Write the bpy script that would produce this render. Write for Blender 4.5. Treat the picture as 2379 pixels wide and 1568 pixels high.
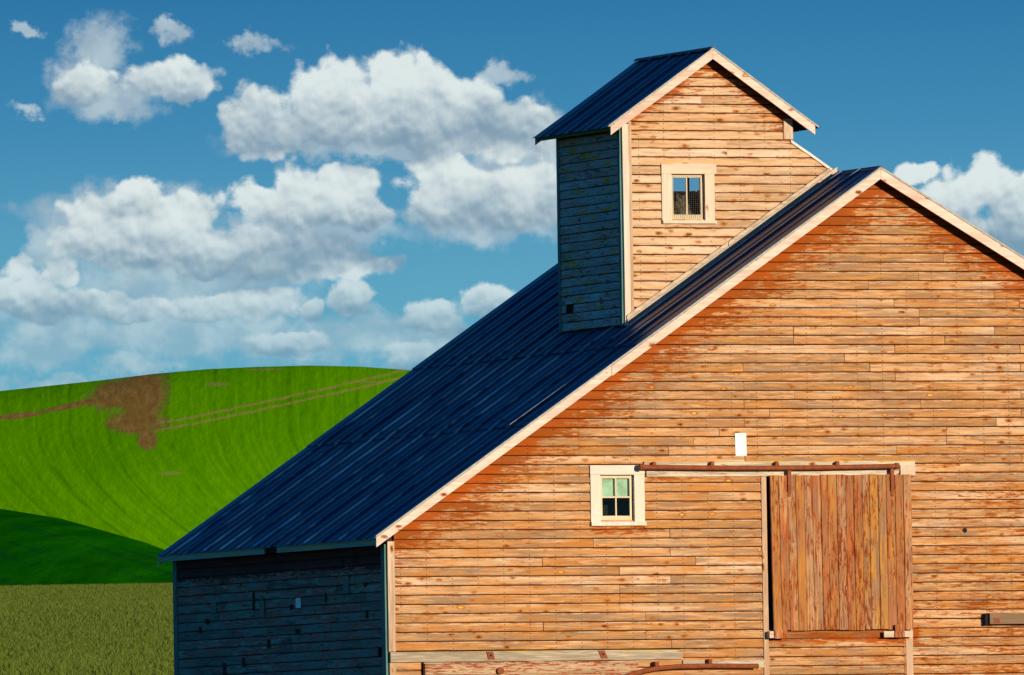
import bpy, bmesh, math, random
from mathutils import Vector, Matrix, noise as mnoise
random.seed(7)
for o in list(bpy.data.objects): bpy.data.objects.remove(o)
SC = bpy.context.scene; COL = SC.collection
# ------------------------------------------------------------------ camera
AL = math.atan(13000/32000); PITCH = 0.03945; ROLL = 0.016
CAM = Vector((-73.552, -186.019, 1.7))
FWD = Vector((math.sin(AL)*math.cos(PITCH), math.cos(AL)*math.cos(PITCH), math.sin(PITCH)))
R0 = Vector((math.cos(AL), -math.sin(AL), 0)); U0 = R0.cross(FWD)
RT = R0*math.cos(ROLL)-U0*math.sin(ROLL); UP = U0*math.cos(ROLL)+R0*math.sin(ROLL)
cd = bpy.data.cameras.new('camera'); cam = bpy.data.objects.new('camera', cd); COL.objects.link(cam)
M = Matrix((RT, UP, -FWD)).transposed().to_4x4(); M.translation = CAM; cam.matrix_world = M
cd.sensor_width = 36; cd.lens = 36*32000/2379; cd.clip_start = 1; cd.clip_end = 30000
SC.camera = cam
# ------------------------------------------------------------------ light
SUN_AZ = math.radians(18); SUN_EL = math.radians(10)     # to the right of the gable's normal, low evening sun
SD = Vector((math.sin(SUN_AZ)*math.cos(SUN_EL), -math.cos(SUN_AZ)*math.cos(SUN_EL), math.sin(SUN_EL)))
sl = bpy.data.lights.new('sun', 'SUN'); sl.energy = 4.2; sl.angle = math.radians(.5); sl.color = (1, .80, .58)
so = bpy.data.objects.new('sun', sl); COL.objects.link(so); so.rotation_euler = SD.to_track_quat('Z', 'Y').to_euler()
SC.view_settings.view_transform = 'Standard'; SC.view_settings.look = 'None'
SC.view_settings.exposure = 0.35; SC.view_settings.gamma = 1; SC.view_settings.use_curve_mapping = False

class NT:
    """small helper that builds node graphs"""
    def __init__(s, tree): s.t = tree; s.n = tree.nodes; s.l = tree.links
    def lk(s, v, sock):
        if isinstance(v, bpy.types.NodeSocket): s.l.new(v, sock)
        else: sock.default_value = v
    def m(s, op, a, b=0., c=0., clamp=False):
        n = s.n.new('ShaderNodeMath'); n.operation = op; n.use_clamp = clamp
        s.lk(a, n.inputs[0]); s.lk(b, n.inputs[1]); s.lk(c, n.inputs[2]); return n.outputs[0]
    def v(s, op, a, b=(0, 0, 0), c=(0, 0, 0)):
        n = s.n.new('ShaderNodeVectorMath'); n.operation = op
        s.lk(a, n.inputs[0]); s.lk(b, n.inputs[1])
        if op == 'MULTIPLY_ADD': s.lk(c, n.inputs[2])
        return n.outputs['Value'] if op in ('LENGTH', 'DOT_PRODUCT') else n.outputs[0]
    def noise(s, vec, sc=1., det=3., rough=.55, dist=0.):
        n = s.n.new('ShaderNodeTexNoise'); n.noise_dimensions = '3D'
        s.lk(vec, n.inputs['Vector']); n.inputs['Scale'].default_value = sc
        n.inputs['Detail'].default_value = det; n.inputs['Roughness'].default_value = rough
        n.inputs['Distortion'].default_value = dist; return n.outputs[0]
    def sm(s, x, a, b, lo=0., hi=1.):
        n = s.n.new('ShaderNodeMapRange'); n.interpolation_type = 'SMOOTHSTEP'
        s.lk(x, n.inputs[0]); s.lk(a, n.inputs[1]); s.lk(b, n.inputs[2]); s.lk(lo, n.inputs[3]); s.lk(hi, n.inputs[4])
        return n.outputs[0]
    def mix(s, f, a, b, mode='MIX'):
        n = s.n.new('ShaderNodeMix'); n.data_type = 'RGBA'; n.blend_type = mode
        s.lk(f, n.inputs[0])
        for v, i in ((a, 6), (b, 7)): s.lk((*v, 1) if isinstance(v, tuple) and len(v) == 3 else v, n.inputs[i])
        return n.outputs[2]
    def ramp(s, x, stops, interp='LINEAR'):
        n = s.n.new('ShaderNodeValToRGB'); s.lk(x, n.inputs[0]); r = n.color_ramp; r.interpolation = interp
        while len(r.elements) < len(stops): r.elements.new(.5)
        for e, (p, c) in zip(r.elements, stops): e.position = p; e.color = (*c, 1)
        return n.outputs[0]
    def sep(s, v):
        n = s.n.new('ShaderNodeSeparateXYZ'); s.lk(v, n.inputs[0]); return n.outputs
    def com(s, x, y, z):
        n = s.n.new('ShaderNodeCombineXYZ'); s.lk(x, n.inputs[0]); s.lk(y, n.inputs[1]); s.lk(z, n.inputs[2]); return n.outputs[0]

# ------------------------------------------------------------------ sky: Nishita + evening blue with cumulus, as functions of direction
def px(x, y):                                             # direction coordinates (azimuth, elevation) x 320
    d = FWD+RT*((x-1189.5)/32000)-UP*((y-784)/32000)
    a = math.atan2(d.dot(Vector((math.cos(AL), -math.sin(AL), 0))), d.dot(Vector((math.sin(AL), math.cos(AL), 0))))
    return a*320, d.z/math.hypot(d.x, d.y)*320
W = bpy.data.worlds.new('World'); SC.world = W; W.use_nodes = True
W.node_tree.nodes.clear(); w = NT(W.node_tree)
BRIGHT = [ # x, y, rx, ry
 (400,185,125,50),(200,195,75,50),(320,722,95,30),(570,712,120,38),(450,722,90,24),(110,715,120,38),(1060,790,70,34),(590,275,85,75),(640,305,130,60),(760,290,120,60),(1000,300,220,55),(1180,330,150,45),(780,215,125,75),(930,185,110,72),(1060,240,115,70),(1180,285,110,60),(900,270,260,60),(1250,275,60,35),
 (1010,390,75,55),(1060,440,140,60),(1200,440,150,60),(1270,470,90,65),(1120,490,180,50),
 (700,445,95,55),(800,440,95,60),(600,465,90,42),(720,490,190,42),(850,495,70,42),
 (320,450,68,38),(250,510,120,60),(400,500,110,55),(180,560,75,50),(330,570,190,68),(520,580,190,60),(690,600,190,58),(830,615,90,35),
 (45,620,45,40),(140,640,45,35),(60,680,110,48),(210,700,90,36),
 (610,700,110,40),(815,690,62,42),(725,720,26,32),(500,715,80,30),
 (1130,700,80,42),(1010,740,80,45),(950,820,70,35),(680,800,120,28),
 (2290,430,90,60),(2200,470,90,55),(2370,470,110,80),(2300,560,180,70),(2130,400,55,28)]
THIN = [(240,100,85,75),(190,190,90,60),(250,230,130,50),(390,70,50,28),(590,105,55,24),(60,65,40,18),(1165,175,65,28),(60,260,40,22),
 (150,560,100,80),(150,780,160,60),(400,780,330,60),(650,790,240,60),(330,850,130,28),(850,780,160,60),(100,830,110,40),(1240,300,90,70),(1200,380,170,60),(1150,520,200,50),(1290,360,100,70),(400,650,350,60),(300,720,420,60),(120,900,200,30),(1000,790,140,60),(420,600,330,50),(280,500,230,70),(720,540,280,40),(900,330,350,45)]
def field(name, blobs):
    g = bpy.data.node_groups.new(name, 'ShaderNodeTree')
    g.interface.new_socket('P', in_out='INPUT', socket_type='NodeSocketVector')
    g.interface.new_socket('F', in_out='OUTPUT', socket_type='NodeSocketFloat')
    q = NT(g); gi = q.n.new('NodeGroupInput'); go = q.n.new('NodeGroupOutput')
    cur = None; k = (1.10, 1.18) if name == 'cumulus' else (1, 1)
    for x, y, rx, ry in blobs:
        cx, cy = px(x, y); rx *= k[0]/100; ry *= k[1]/100
        L = q.v('LENGTH', q.v('MULTIPLY_ADD', gi.outputs[0], (1/rx, 1/ry, 0), (-cx/rx, -cy/ry, 0)))
        cur = L if cur is None else q.m('SMOOTH_MIN', cur, L, .22)
    q.l.new(q.m('SUBTRACT', 1., cur), go.inputs[0]); return g
gB, gT = field('cumulus', BRIGHT), field('veil', THIN)
def use(g, P):
    n = w.n.new('ShaderNodeGroup'); n.node_tree = g; w.l.new(P, n.inputs[0]); return n.outputs[0]
tc = w.n.new('ShaderNodeTexCoord'); D = tc.outputs['Generated']
ax = w.v('DOT_PRODUCT', D, (math.cos(AL), -math.sin(AL), 0)); bx = w.v('DOT_PRODUCT', D, (math.sin(AL), math.cos(AL), 0))
dz = w.sep(D)[2]; hor = w.m('SQRT', w.m('ADD', w.m('MULTIPLY', ax, ax), w.m('MULTIPLY', bx, bx)))
AZ = w.m('MULTIPLY', w.m('ARCTAN2', ax, bx), 320.); EL = w.m('MULTIPLY', w.m('DIVIDE', dz, w.m('MAXIMUM', hor, .0001)), 320.)
P = w.com(AZ, EL, 0.)
# domain warp + billow detail
wn = w.n.new('ShaderNodeTexNoise'); wn.inputs['Scale'].default_value = 1.5; wn.inputs['Detail'].default_value = 5; wn.inputs['Roughness'].default_value = .6; w.l.new(P, wn.inputs['Vector'])
warp = w.v('MULTIPLY', w.v('SUBTRACT', wn.outputs['Color'], (.5, .5, .5)), (.7, .5, 0))
PW = w.v('ADD', P, warp)
def vor(vec, sc, det=2.):
    n = w.n.new('ShaderNodeTexVoronoi'); n.feature = 'SMOOTH_F1'; n.inputs['Scale'].default_value = sc; n.inputs['Smoothness'].default_value = .6
    n.inputs['Detail'].default_value = det; n.inputs['Roughness'].default_value = .55
    w.l.new(vec, n.inputs['Vector']); return n.outputs['Distance']
fbm = w.noise(P, 1.15, 8., .55, .1)
d_det = w.m('MULTIPLY_ADD', w.m('SUBTRACT', .5, vor(P, 1.9, 1.)), .34, w.m('MULTIPLY', w.m('SUBTRACT', fbm, .5), .95))
OFF = (.05, .13, 0); PU = w.v('ADD', P, OFF)
fbu = w.noise(PU, 1.15, 8., .55, .1)
d_up = w.m('MULTIPLY_ADD', w.m('SUBTRACT', .5, vor(PU, 1.9, 1.)), .34, w.m('MULTIPLY', w.m('SUBTRACT', fbu, .5), .95))
b0 = use(gB, PW)
# height inside the nearest cloud body (-1 shaded base .. +1 sunlit top)
BODY = [(900,255,380,110),(1110,465,200,95),(700,480,210,75),(420,565,330,105),(110,690,200,60),(470,725,300,45),(815,690,65,48),(1130,705,90,45),(1010,745,90,45),(950,825,80,40),(2290,490,200,100),(300,190,200,60),(680,800,130,32),(320,470,110,50)]
num = den = None
for x_, y_, rx_, ry_ in BODY:
    cx_, cy_ = px(x_, y_); V_ = w.v('MULTIPLY_ADD', PW, (100/rx_, 100/ry_, 0), (-cx_*100/rx_, -cy_*100/ry_, 0))
    w_ = w.m('POWER', w.m('ADD', w.v('DOT_PRODUCT', V_, V_), .12), -2.5); h_ = w.m('MULTIPLY', w.sep(V_)[1], w_)
    num = h_ if num is None else w.m('ADD', num, h_); den = w_ if den is None else w.m('ADD', den, w_)
gross = w.m('MAXIMUM', w.m('MINIMUM', w.m('DIVIDE', num, den), 1.), -.85)
d0 = w.m('ADD', b0, d_det)
cov = w.sm(d0, -.06, .24)
relief = w.m('SUBTRACT', d_det, d_up)
soft = w.m('SUBTRACT', w.noise(P, 1.1, 3., .5), .5)
lit = w.sm(w.m('ADD', w.m('MULTIPLY', gross, .62), w.m('ADD', w.m('MULTIPLY', relief, 1.15), w.m('MULTIPLY', soft, .75))), -.62, .52)
# thin veil clouds
vt = w.m('MULTIPLY_ADD', w.m('SUBTRACT', w.noise(P, .9, 5., .52, .3), .5), 1.2, use(gT, w.v('ADD', P, w.v('MULTIPLY', warp, (2.6, 2.4, 0)))))
covT = w.m('MULTIPLY', w.sm(vt, -.22, .60), .78)
# elsewhere round the horizon: the same kind of broken cloud
far = w.sm(w.m('ABSOLUTE', AZ), 12.6, 14.5)
gen = w.noise(w.v('MULTIPLY', P, (.13, .30, 1)), 1., 6., .55)
covF = w.m('MULTIPLY', w.m('MULTIPLY', w.sm(gen, .50, .66), far), w.sm(EL, 60., 10.))
# clear sky gradient by elevation (EL 320 = 45 degrees)
sky = w.ramp(w.m('DIVIDE', EL, 320., clamp=True), [(0., (.11, .34, .45)), (.033, (.105, .335, .45)), (.044, (.080, .285, .42)), (.055, (.036, .195, .36)), (.066, (.013, .128, .29)), (.2, (.009, .11, .29)), (1., (.006, .07, .22))])
nis = w.n.new('ShaderNodeTexSky'); nis.sky_type = 'NISHITA'; nis.sun_disc = False
nis.sun_elevation = SUN_EL; nis.sun_rotation = math.radians(180)-SUN_AZ; nis.altitude = 0; nis.air_density = 1; nis.dust_density = .3; nis.ozone_density = 3
sky = w.mix(1., sky, (10, 10, 10), 'MULTIPLY')
sky = w.mix(.015, sky, nis.outputs[0])
low = w.sm(EL, 11.2, 16.5)                                   # clouds low over the horizon are bluer
white = w.mix(low, (3.9, 5.2, 5.7), (5.9, 6.5, 6.4)); grey = w.mix(low, (1.25, 2.6, 3.5), (1.65, 2.6, 3.45))
cc = w.mix(lit, grey, white)
thinc = w.mix(low, (1.9, 3.5, 4.4), (3.1, 3.9, 4.5)); thinc = w.mix(w.sm(soft, -.12, .16), thinc, w.mix(.5, thinc, (5., 6., 6.1)))
plain = w.mix(w.m('MULTIPLY', covF, .8), sky, (5., 5.9, 6.3))
o = w.mix(covT, plain, thinc); o = w.mix(w.m('MULTIPLY', cov, w.sm(EL, 11.8, 14.2, .62, .95)), o, cc)
bg = w.n.new('ShaderNodeBackground'); w.l.new(plain, bg.inputs[0]); bg.inputs[1].default_value = .1
bc = w.n.new('ShaderNodeBackground'); w.l.new(o, bc.inputs[0]); bc.inputs[1].default_value = .1
near = w.m('MULTIPLY', w.sm(w.m('ABSOLUTE', AZ), 20., 18.), w.sm(EL, 32., 28.)); mx = w.n.new('ShaderNodeMixShader')
w.l.new(near, mx.inputs[0]); w.l.new(bg.outputs[0], mx.inputs[1]); w.l.new(bc.outputs[0], mx.inputs[2])
wo = w.n.new('ShaderNodeOutputWorld'); w.l.new(mx.outputs[0], wo.inputs[0])
W.cycles.sampling_method = 'MANUAL'; W.cycles.sample_map_resolution = 256

# ------------------------------------------------------------------ materials
def material(name):
    m = bpy.data.materials.new(name); m.use_nodes = True; m.node_tree.nodes.clear(); q = NT(m.node_tree)
    b = q.n.new('ShaderNodeBsdfPrincipled'); out = q.n.new('ShaderNodeOutputMaterial'); q.l.new(b.outputs[0], out.inputs[0])
    return m, q, b
def bump(q, b, h, dist=.004, strength=1.):
    n = q.n.new('ShaderNodeBump'); n.inputs['Strength'].default_value = strength; n.inputs['Distance'].default_value = dist
    q.l.new(h, n.inputs['Height']); q.l.new(n.outputs[0], b.inputs['Normal'])
RL = (6.735, .667, -.253)     # left rake of the barn roof: z = z0 + s*(x-x0)
AX, AZB, RS = 7.83, 12.13, .579
def wood(name, axis, tones, red=None, knots=1., nails=None, redcol=(.37, .068, .002), base_red=.0, row=None, lichen=0., grain=1., greyamt=.5, top=None):
    m, q, b = material(name)
    geo = q.n.new('ShaderNodeNewGeometry'); Pp = geo.outputs['Position']; oi = q.n.new('ShaderNodeObjectInfo'); rnd = oi.outputs['Random']
    o3 = q.com(q.m('MULTIPLY', rnd, 37.), q.m('MULTIPLY', rnd, 91.), q.m('MULTIPLY', rnd, 53.))
    i = 'xyz'.index(axis)
    def st(a, c):                    # stretch along the grain
        v = [c, c, c]; v[i] = a; return q.v('ADD', q.v('MULTIPLY', Pp, tuple(v)), o3)
    lo = q.noise(st(.55, 5.), 1., 3., .6); med = q.noise(st(1.5, 24.), 1., 5., .68, .8); fi = q.noise(st(4., 95.), 1., 4., .7)
    tone = q.m('MULTIPLY_ADD', q.m('SUBTRACT', lo, .5), 1.5, q.m('MULTIPLY_ADD', rnd, .85, .08))
    tone = q.m('MULTIPLY_ADD', q.m('SUBTRACT', med, .5), .9, tone)
    n = len(tones); col = q.ramp(tone, [(k/(n-1), c) for k, c in enumerate(tones)])
    g = q.m('ADD', q.m('MULTIPLY_ADD', med, 1.0*grain, 1-.52*grain), q.m('MULTIPLY_ADD', fi, 1.05*grain, -.52*grain))
    g3 = q.com(g, g, g); col = q.mix(1., col, g3, 'MULTIPLY')
    S = q.sep(Pp)
    if greyamt:                      # silvered weathering in long streaks
        gs = q.sm(q.noise(st(.9, 14.), 1., 5., .65), .48, .62)
        col = q.mix(q.m('MULTIPLY', gs, greyamt), col, (.235, .165, .115))
    if knots:
        vn = q.n.new('ShaderNodeTexVoronoi'); vv = [9.5, 9.5, 9.5]; vv[i] = 4.2
        q.l.new(q.v('ADD', q.v('MULTIPLY', Pp, tuple(vv)), o3), vn.inputs['Vector']); vn.inputs['Scale'].default_value = 1
        cr = q.sep(vn.outputs['Color'])[0]
        lim = q.m('MULTIPLY', q.sm(cr, 1-.95*knots, 1.), .24)
        dd = q.m('MULTIPLY_ADD', q.m('SUBTRACT', q.noise(Pp, 22., 3.), .5), .34, vn.outputs['Distance'])
        halo = q.sm(q.m('SUBTRACT', dd, lim), .13, -.03)
        halo = q.m('MULTIPLY', halo, q.sm(lim, .02, .12))
        core = q.m('MULTIPLY', q.sm(q.m('SUBTRACT', dd, lim), -.05, -.12), q.sm(lim, .05, .13))
        col = q.mix(q.m('MULTIPLY', halo, .8), col, (.36, .115, .018)); cg = q.sep(vn.outputs['Color'])[1]
        col = q.mix(q.m('MULTIPLY', core, .85), col, q.mix(q.sm(cg, .72, .74), (.10, .028, .006), (.72, .47, .10)))
    if lichen:
        ly = q.sm(q.noise(st(1.3, 6.), 1., 5., .65), 1-lichen*.6, 1.02-lichen*.5)
        col = q.mix(q.m('MULTIPLY', ly, .85), col, (.48, .36, .01))
    rough = .8
    if top:
        tl = q.m('MULTIPLY', q.sm(q.m('ADD', S[2], q.m('MULTIPLY', q.m('SUBTRACT', med, .5), .05)), top-.022, top-.006), q.sm(q.noise(Pp, 1.3, 4., .7), .42, .52))
        col = q.mix(q.m('MULTIPLY', tl, .9), col, (.56, .38, .015))
    if nails:                        # tannin staining that creeps out of the joints; pale sunlit cove line painted in
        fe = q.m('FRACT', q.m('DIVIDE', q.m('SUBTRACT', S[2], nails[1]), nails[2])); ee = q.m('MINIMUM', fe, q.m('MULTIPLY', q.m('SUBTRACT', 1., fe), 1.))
        sn = q.noise(st(3.2, 7.), 1., 5., .7)
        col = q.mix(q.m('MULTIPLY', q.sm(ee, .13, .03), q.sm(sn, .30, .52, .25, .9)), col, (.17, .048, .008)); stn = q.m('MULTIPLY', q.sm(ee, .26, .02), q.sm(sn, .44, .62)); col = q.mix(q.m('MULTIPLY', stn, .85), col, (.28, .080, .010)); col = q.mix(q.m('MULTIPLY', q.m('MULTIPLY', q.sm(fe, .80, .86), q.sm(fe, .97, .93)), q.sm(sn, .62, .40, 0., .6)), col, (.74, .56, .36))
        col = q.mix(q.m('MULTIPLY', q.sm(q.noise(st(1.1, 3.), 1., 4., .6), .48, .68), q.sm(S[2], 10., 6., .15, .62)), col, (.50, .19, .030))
    if red:
        streak = q.noise(st(4.5, 34.), 1., 6., .74, .5); patch = q.noise(st(.8, 2.2), 1., 4., .6)
        k = q.m('MULTIPLY_ADD', q.m('SUBTRACT', streak, .5), 2.9, q.m('MULTIPLY_ADD', q.m('SUBTRACT', patch, .5), 1.1, base_red))
        if red == 'gable':
            dl = q.m('SUBTRACT', q.m('MULTIPLY_ADD', q.m('SUBTRACT', S[0], RL[2]), RL[1], RL[0]), S[2])
            dr = q.m('SUBTRACT', q.m('MULTIPLY_ADD', q.m('SUBTRACT', S[0], AX), -RS, AZB), S[2])
            dr = q.m('ADD', dr, .16)
            d = q.m('MINIMUM', dl, dr)
            k = q.m('ADD', k, q.m('ADD', q.sm(d, .18, .46, 1.15, .26), q.sm(d, .42, 1.35, 0., -.60)))
            k = q.m('ADD', k, q.m('MULTIPLY', q.sm(q.m('SUBTRACT', S[0], q.m('MULTIPLY', S[2], .7)), .8, 6.), .36))  # more red paint at lower right, also painting in the frame-edge darkening
            for (x0, x1, z1, dz_) in ((3.2, 4.1, 6.87, .22), (5.9, 8.4, 5.3, .25), (4.1, 8.3, 7.68, .2)):
                bx_ = q.m('MULTIPLY', q.m('MULTIPLY', q.sm(S[0], x0-.1, x0+.05), q.sm(S[0], x1+.1, x1-.05)), q.m('MULTIPLY', q.sm(S[2], z1-dz_, z1-.1), q.sm(S[2], z1+.1, z1)))
                k = q.m('MULTIPLY_ADD', bx_, .55, k)
        if red == 'tower':
            dl = q.m('SUBTRACT', q.m('MULTIPLY_ADD', q.m('ABSOLUTE', q.m('SUBTRACT', S[0], 5.78)), -.684, 13.95), S[2])
            k = q.m('ADD', k, q.m('ADD', q.sm(dl, .12, .42, .62, .06), q.sm(dl, .35, .95, 0., -.5)))
            bx_ = q.m('MULTIPLY', q.m('MULTIPLY', q.sm(S[0], 4.9, 5.1), q.sm(S[0], 6., 5.85)), q.m('MULTIPLY', q.sm(S[2], 11.18, 11.3), q.sm(S[2], 11.5, 11.4)))
            k = q.m('MULTIPLY_ADD', bx_, .55, k)
        if red == 'eave':
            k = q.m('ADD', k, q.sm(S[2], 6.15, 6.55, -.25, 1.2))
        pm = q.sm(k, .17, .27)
        rc = q.mix(q.sm(patch, .35, .65), redcol, tuple(c*f for c, f in zip(redcol, (.72, .85, .9))))
        ed = q.m('MULTIPLY', q.sm(k, .02, .17), q.sm(k, .27, .17))
        col = q.mix(q.m('MULTIPLY', ed, .45), col, (.30, .10, .018))
        col = q.mix(q.m('MULTIPLY', pm, .93), col, rc)
    if nails:
        ss, z0, pitch = nails
        fx = q.m('ABSOLUTE', q.m('SUBTRACT', q.m('FRACT', q.m('DIVIDE', S[0 if axis != 'y' else 1], ss)), .5))
        fx = q.m('MULTIPLY', fx, ss)
        fz = q.m('MULTIPLY', q.m('FRACT', q.m('DIVIDE', q.m('SUBTRACT', S[2], z0), pitch)), pitch)
        f1 = q.m('ABSOLUTE', q.m('SUBTRACT', fz, .032)); f2 = q.m('ABSOLUTE', q.m('SUBTRACT', fz, .105)); fm = q.m('MINIMUM', f1, f2)
        dist = q.m('SQRT', q.m('ADD', q.m('MULTIPLY', fx, fx), q.m('MULTIPLY', fm, fm)))
        nl = q.m('MULTIPLY', q.sm(dist, .0105, .005), q.sm(q.noise(Pp, 3., 1.), .40, .5))
        col = q.mix(q.m('MULTIPLY', nl, .9), col, (.035, .012, .006))
    q.l.new(col, b.inputs['Base Color']); b.inputs['Roughness'].default_value = rough; b.inputs['Specular IOR Level'].default_value = .08
    bump(q, b, q.m('MULTIPLY_ADD', fi, .5, med), .009, .8)
    return m
TAN = [(.66, .46, .29), (.60, .37, .19), (.56, .29, .11), (.43, .20, .065), (.58, .34, .16), (.34, .20, .10), (.48, .24, .075)]
PALE = [(.74, .56, .40), (.68, .48, .30), (.61, .38, .19), (.66, .46, .29), (.48, .31, .17), (.60, .36, .18)]
TEAL = [(.13, .24, .20), (.07, .14, .13), (.26, .17, .15), (.09, .29, .26), (.16, .19, .165), (.28, .15, .13), (.15, .37, .32), (.08, .12, .11)]  # same pine as the front; blue skylit shade is put into these tones
TEAL2 = [(.28, .44, .42), (.20, .40, .40), (.38, .34, .28), (.22, .48, .48), (.38, .30, .26), (.26, .50, .50)]  # tower side tones, with the blue of the shade mixed in
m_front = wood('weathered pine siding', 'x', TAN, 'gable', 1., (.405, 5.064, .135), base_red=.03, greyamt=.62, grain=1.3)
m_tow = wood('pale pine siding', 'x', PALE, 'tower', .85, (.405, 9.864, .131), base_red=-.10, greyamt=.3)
m_side = wood('shade tinted weathered siding', 'y', TEAL, 'eave', .8, None, redcol=(.085, .030, .030), base_red=.06, greyamt=0)
m_tside = wood('shade tinted lichened siding', 'y', TEAL2, 'plain', .8, None, redcol=(.12, .075, .075), base_red=-.10, lichen=.74, greyamt=0)
m_trimx = wood('pale bare trim', 'x', [(.66, .56, .44), (.60, .47, .34), (.62, .52, .40), (.52, .40, .28)], None, .25, greyamt=.15, grain=.7)
m_trimz = wood('pale upright trim', 'z', [(.60, .44, .30), (.55, .38, .25), (.50, .33, .20), (.60, .46, .33)], None, .5, greyamt=.3)
m_white = wood('peeling white paint trim', 'z', [(.74, .70, .60), (.70, .64, .53), (.74, .70, .62), (.62, .54, .42)], None, .08, greyamt=.05, grain=.35)
m_cream = wood('cream sash paint', 'z', [(.66, .56, .36), (.70, .61, .42), (.62, .52, .34)], None, .0, greyamt=0, grain=.3)
m_beam = wood('grey weathered beam', 'x', [(.42, .36, .25), (.36, .31, .22), (.47, .41, .30), (.30, .25, .17)], None, .35, lichen=.30, greyamt=.55, grain=1.3, top=5.055)
m_beam2 = wood('brown weathered beam', 'x', [(.26, .17, .10), (.20, .13, .075), (.32, .22, .13)], None, .2, greyamt=.4, top=5.547)
m_header = wood('flaking white header', 'x', [(.62, .55, .42), (.50, .43, .31), (.64, .58, .47), (.45, .37, .25)], 'plain', .2, base_red=-.10, lichen=.22, greyamt=.45, top=7.808)
m_flaky = wood('flaking red board', 'x', [(.56, .40, .26), (.50, .36, .22), (.44, .30, .17)], 'plain', .3, base_red=.12, lichen=.25, redcol=(.33, .045, .014))
DOOR = [(.42, .22, .09), (.47, .19, .035), (.32, .15, .07), (.42, .125, .03), (.50, .29, .14), (.28, .16, .095), (.45, .22, .05)]
m_door = wood('worn red brown door plank', 'z', DOOR, 'plain', .25, base_red=.03, redcol=(.28, .038, .006), greyamt=.3)
m_fasc = wood('pale rake fascia', 'x', [(.78, .67, .57), (.72, .56, .45), (.76, .64, .54), (.62, .44, .33)], None, .35, greyamt=.22, grain=.7)
m_eave = wood('shade tinted eave board', 'y', [(.24, .46, .36), (.19, .44, .38), (.30, .44, .28), (.18, .38, .32)], None, .2, greyamt=0, grain=.6)  # white paint; the tint of the shade is put into its colour
m_ccorn = wood('blue grey corner board', 'z', [(.11, .24, .21), (.09, .21, .20), (.13, .22, .18)], None, .2, greyamt=0)
m_dark = wood('dark old framing', 'x', [(.035, .025, .02), (.05, .035, .025), (.03, .02, .016)], None, 0, greyamt=0)
def simple(name, col, rough=.7, metal=0., nz=None):
    m, q, b = material(name); geo = q.n.new('ShaderNodeNewGeometry'); n = q.noise(geo.outputs['Position'], nz or 12., 5., .65)
    q.l.new(q.mix(q.sm(n, .3, .7), tuple(c*.72 for c in col), tuple(min(1, c*1.18) for c in col)), b.inputs['Base Color'])
    b.inputs['Roughness'].default_value = rough; b.inputs['Metallic'].default_value = metal
    bump(q, b, n, .003, .4); return m
m_rust = simple('rust red painted iron', (.24, .055, .010), .8)
m_black = simple('shade and bolt black', (.004, .004, .005), .9)  # painted dark for unlit depths and the beam's shadow; also colours the bolts
m_straw = simple('dry straw', (.13, .115, .06), .8)
m_wire = simple('thin grey wire', (.11, .10, .10), .7, .2)
m_paper = simple('white painted tin', (.80, .79, .74), .5, 0, 3.)
m_shade = simple('pale green blind', (.50, .62, .48), .8, 0, 5.)
def glassm():
    m, q, b = material('old window glass'); out = [n for n in q.n if n.type == 'OUTPUT_MATERIAL'][0]
    t = q.n.new('ShaderNodeBsdfTransparent'); t.inputs[0].default_value = (.86, .93, .90, 1); g = q.n.new('ShaderNodeBsdfGlossy'); g.inputs['Roughness'].default_value = .04
    fr = q.n.new('ShaderNodeFresnel'); fr.inputs[0].default_value = 1.25; x = q.n.new('ShaderNodeMixShader')
    q.l.new(fr.outputs[0], x.inputs[0]); q.l.new(t.outputs[0], x.inputs[1]); q.l.new(g.outputs[0], x.inputs[2]); q.l.new(x.outputs[0], out.inputs[0]); q.n.remove(b); return m
m_glass = glassm()
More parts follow.
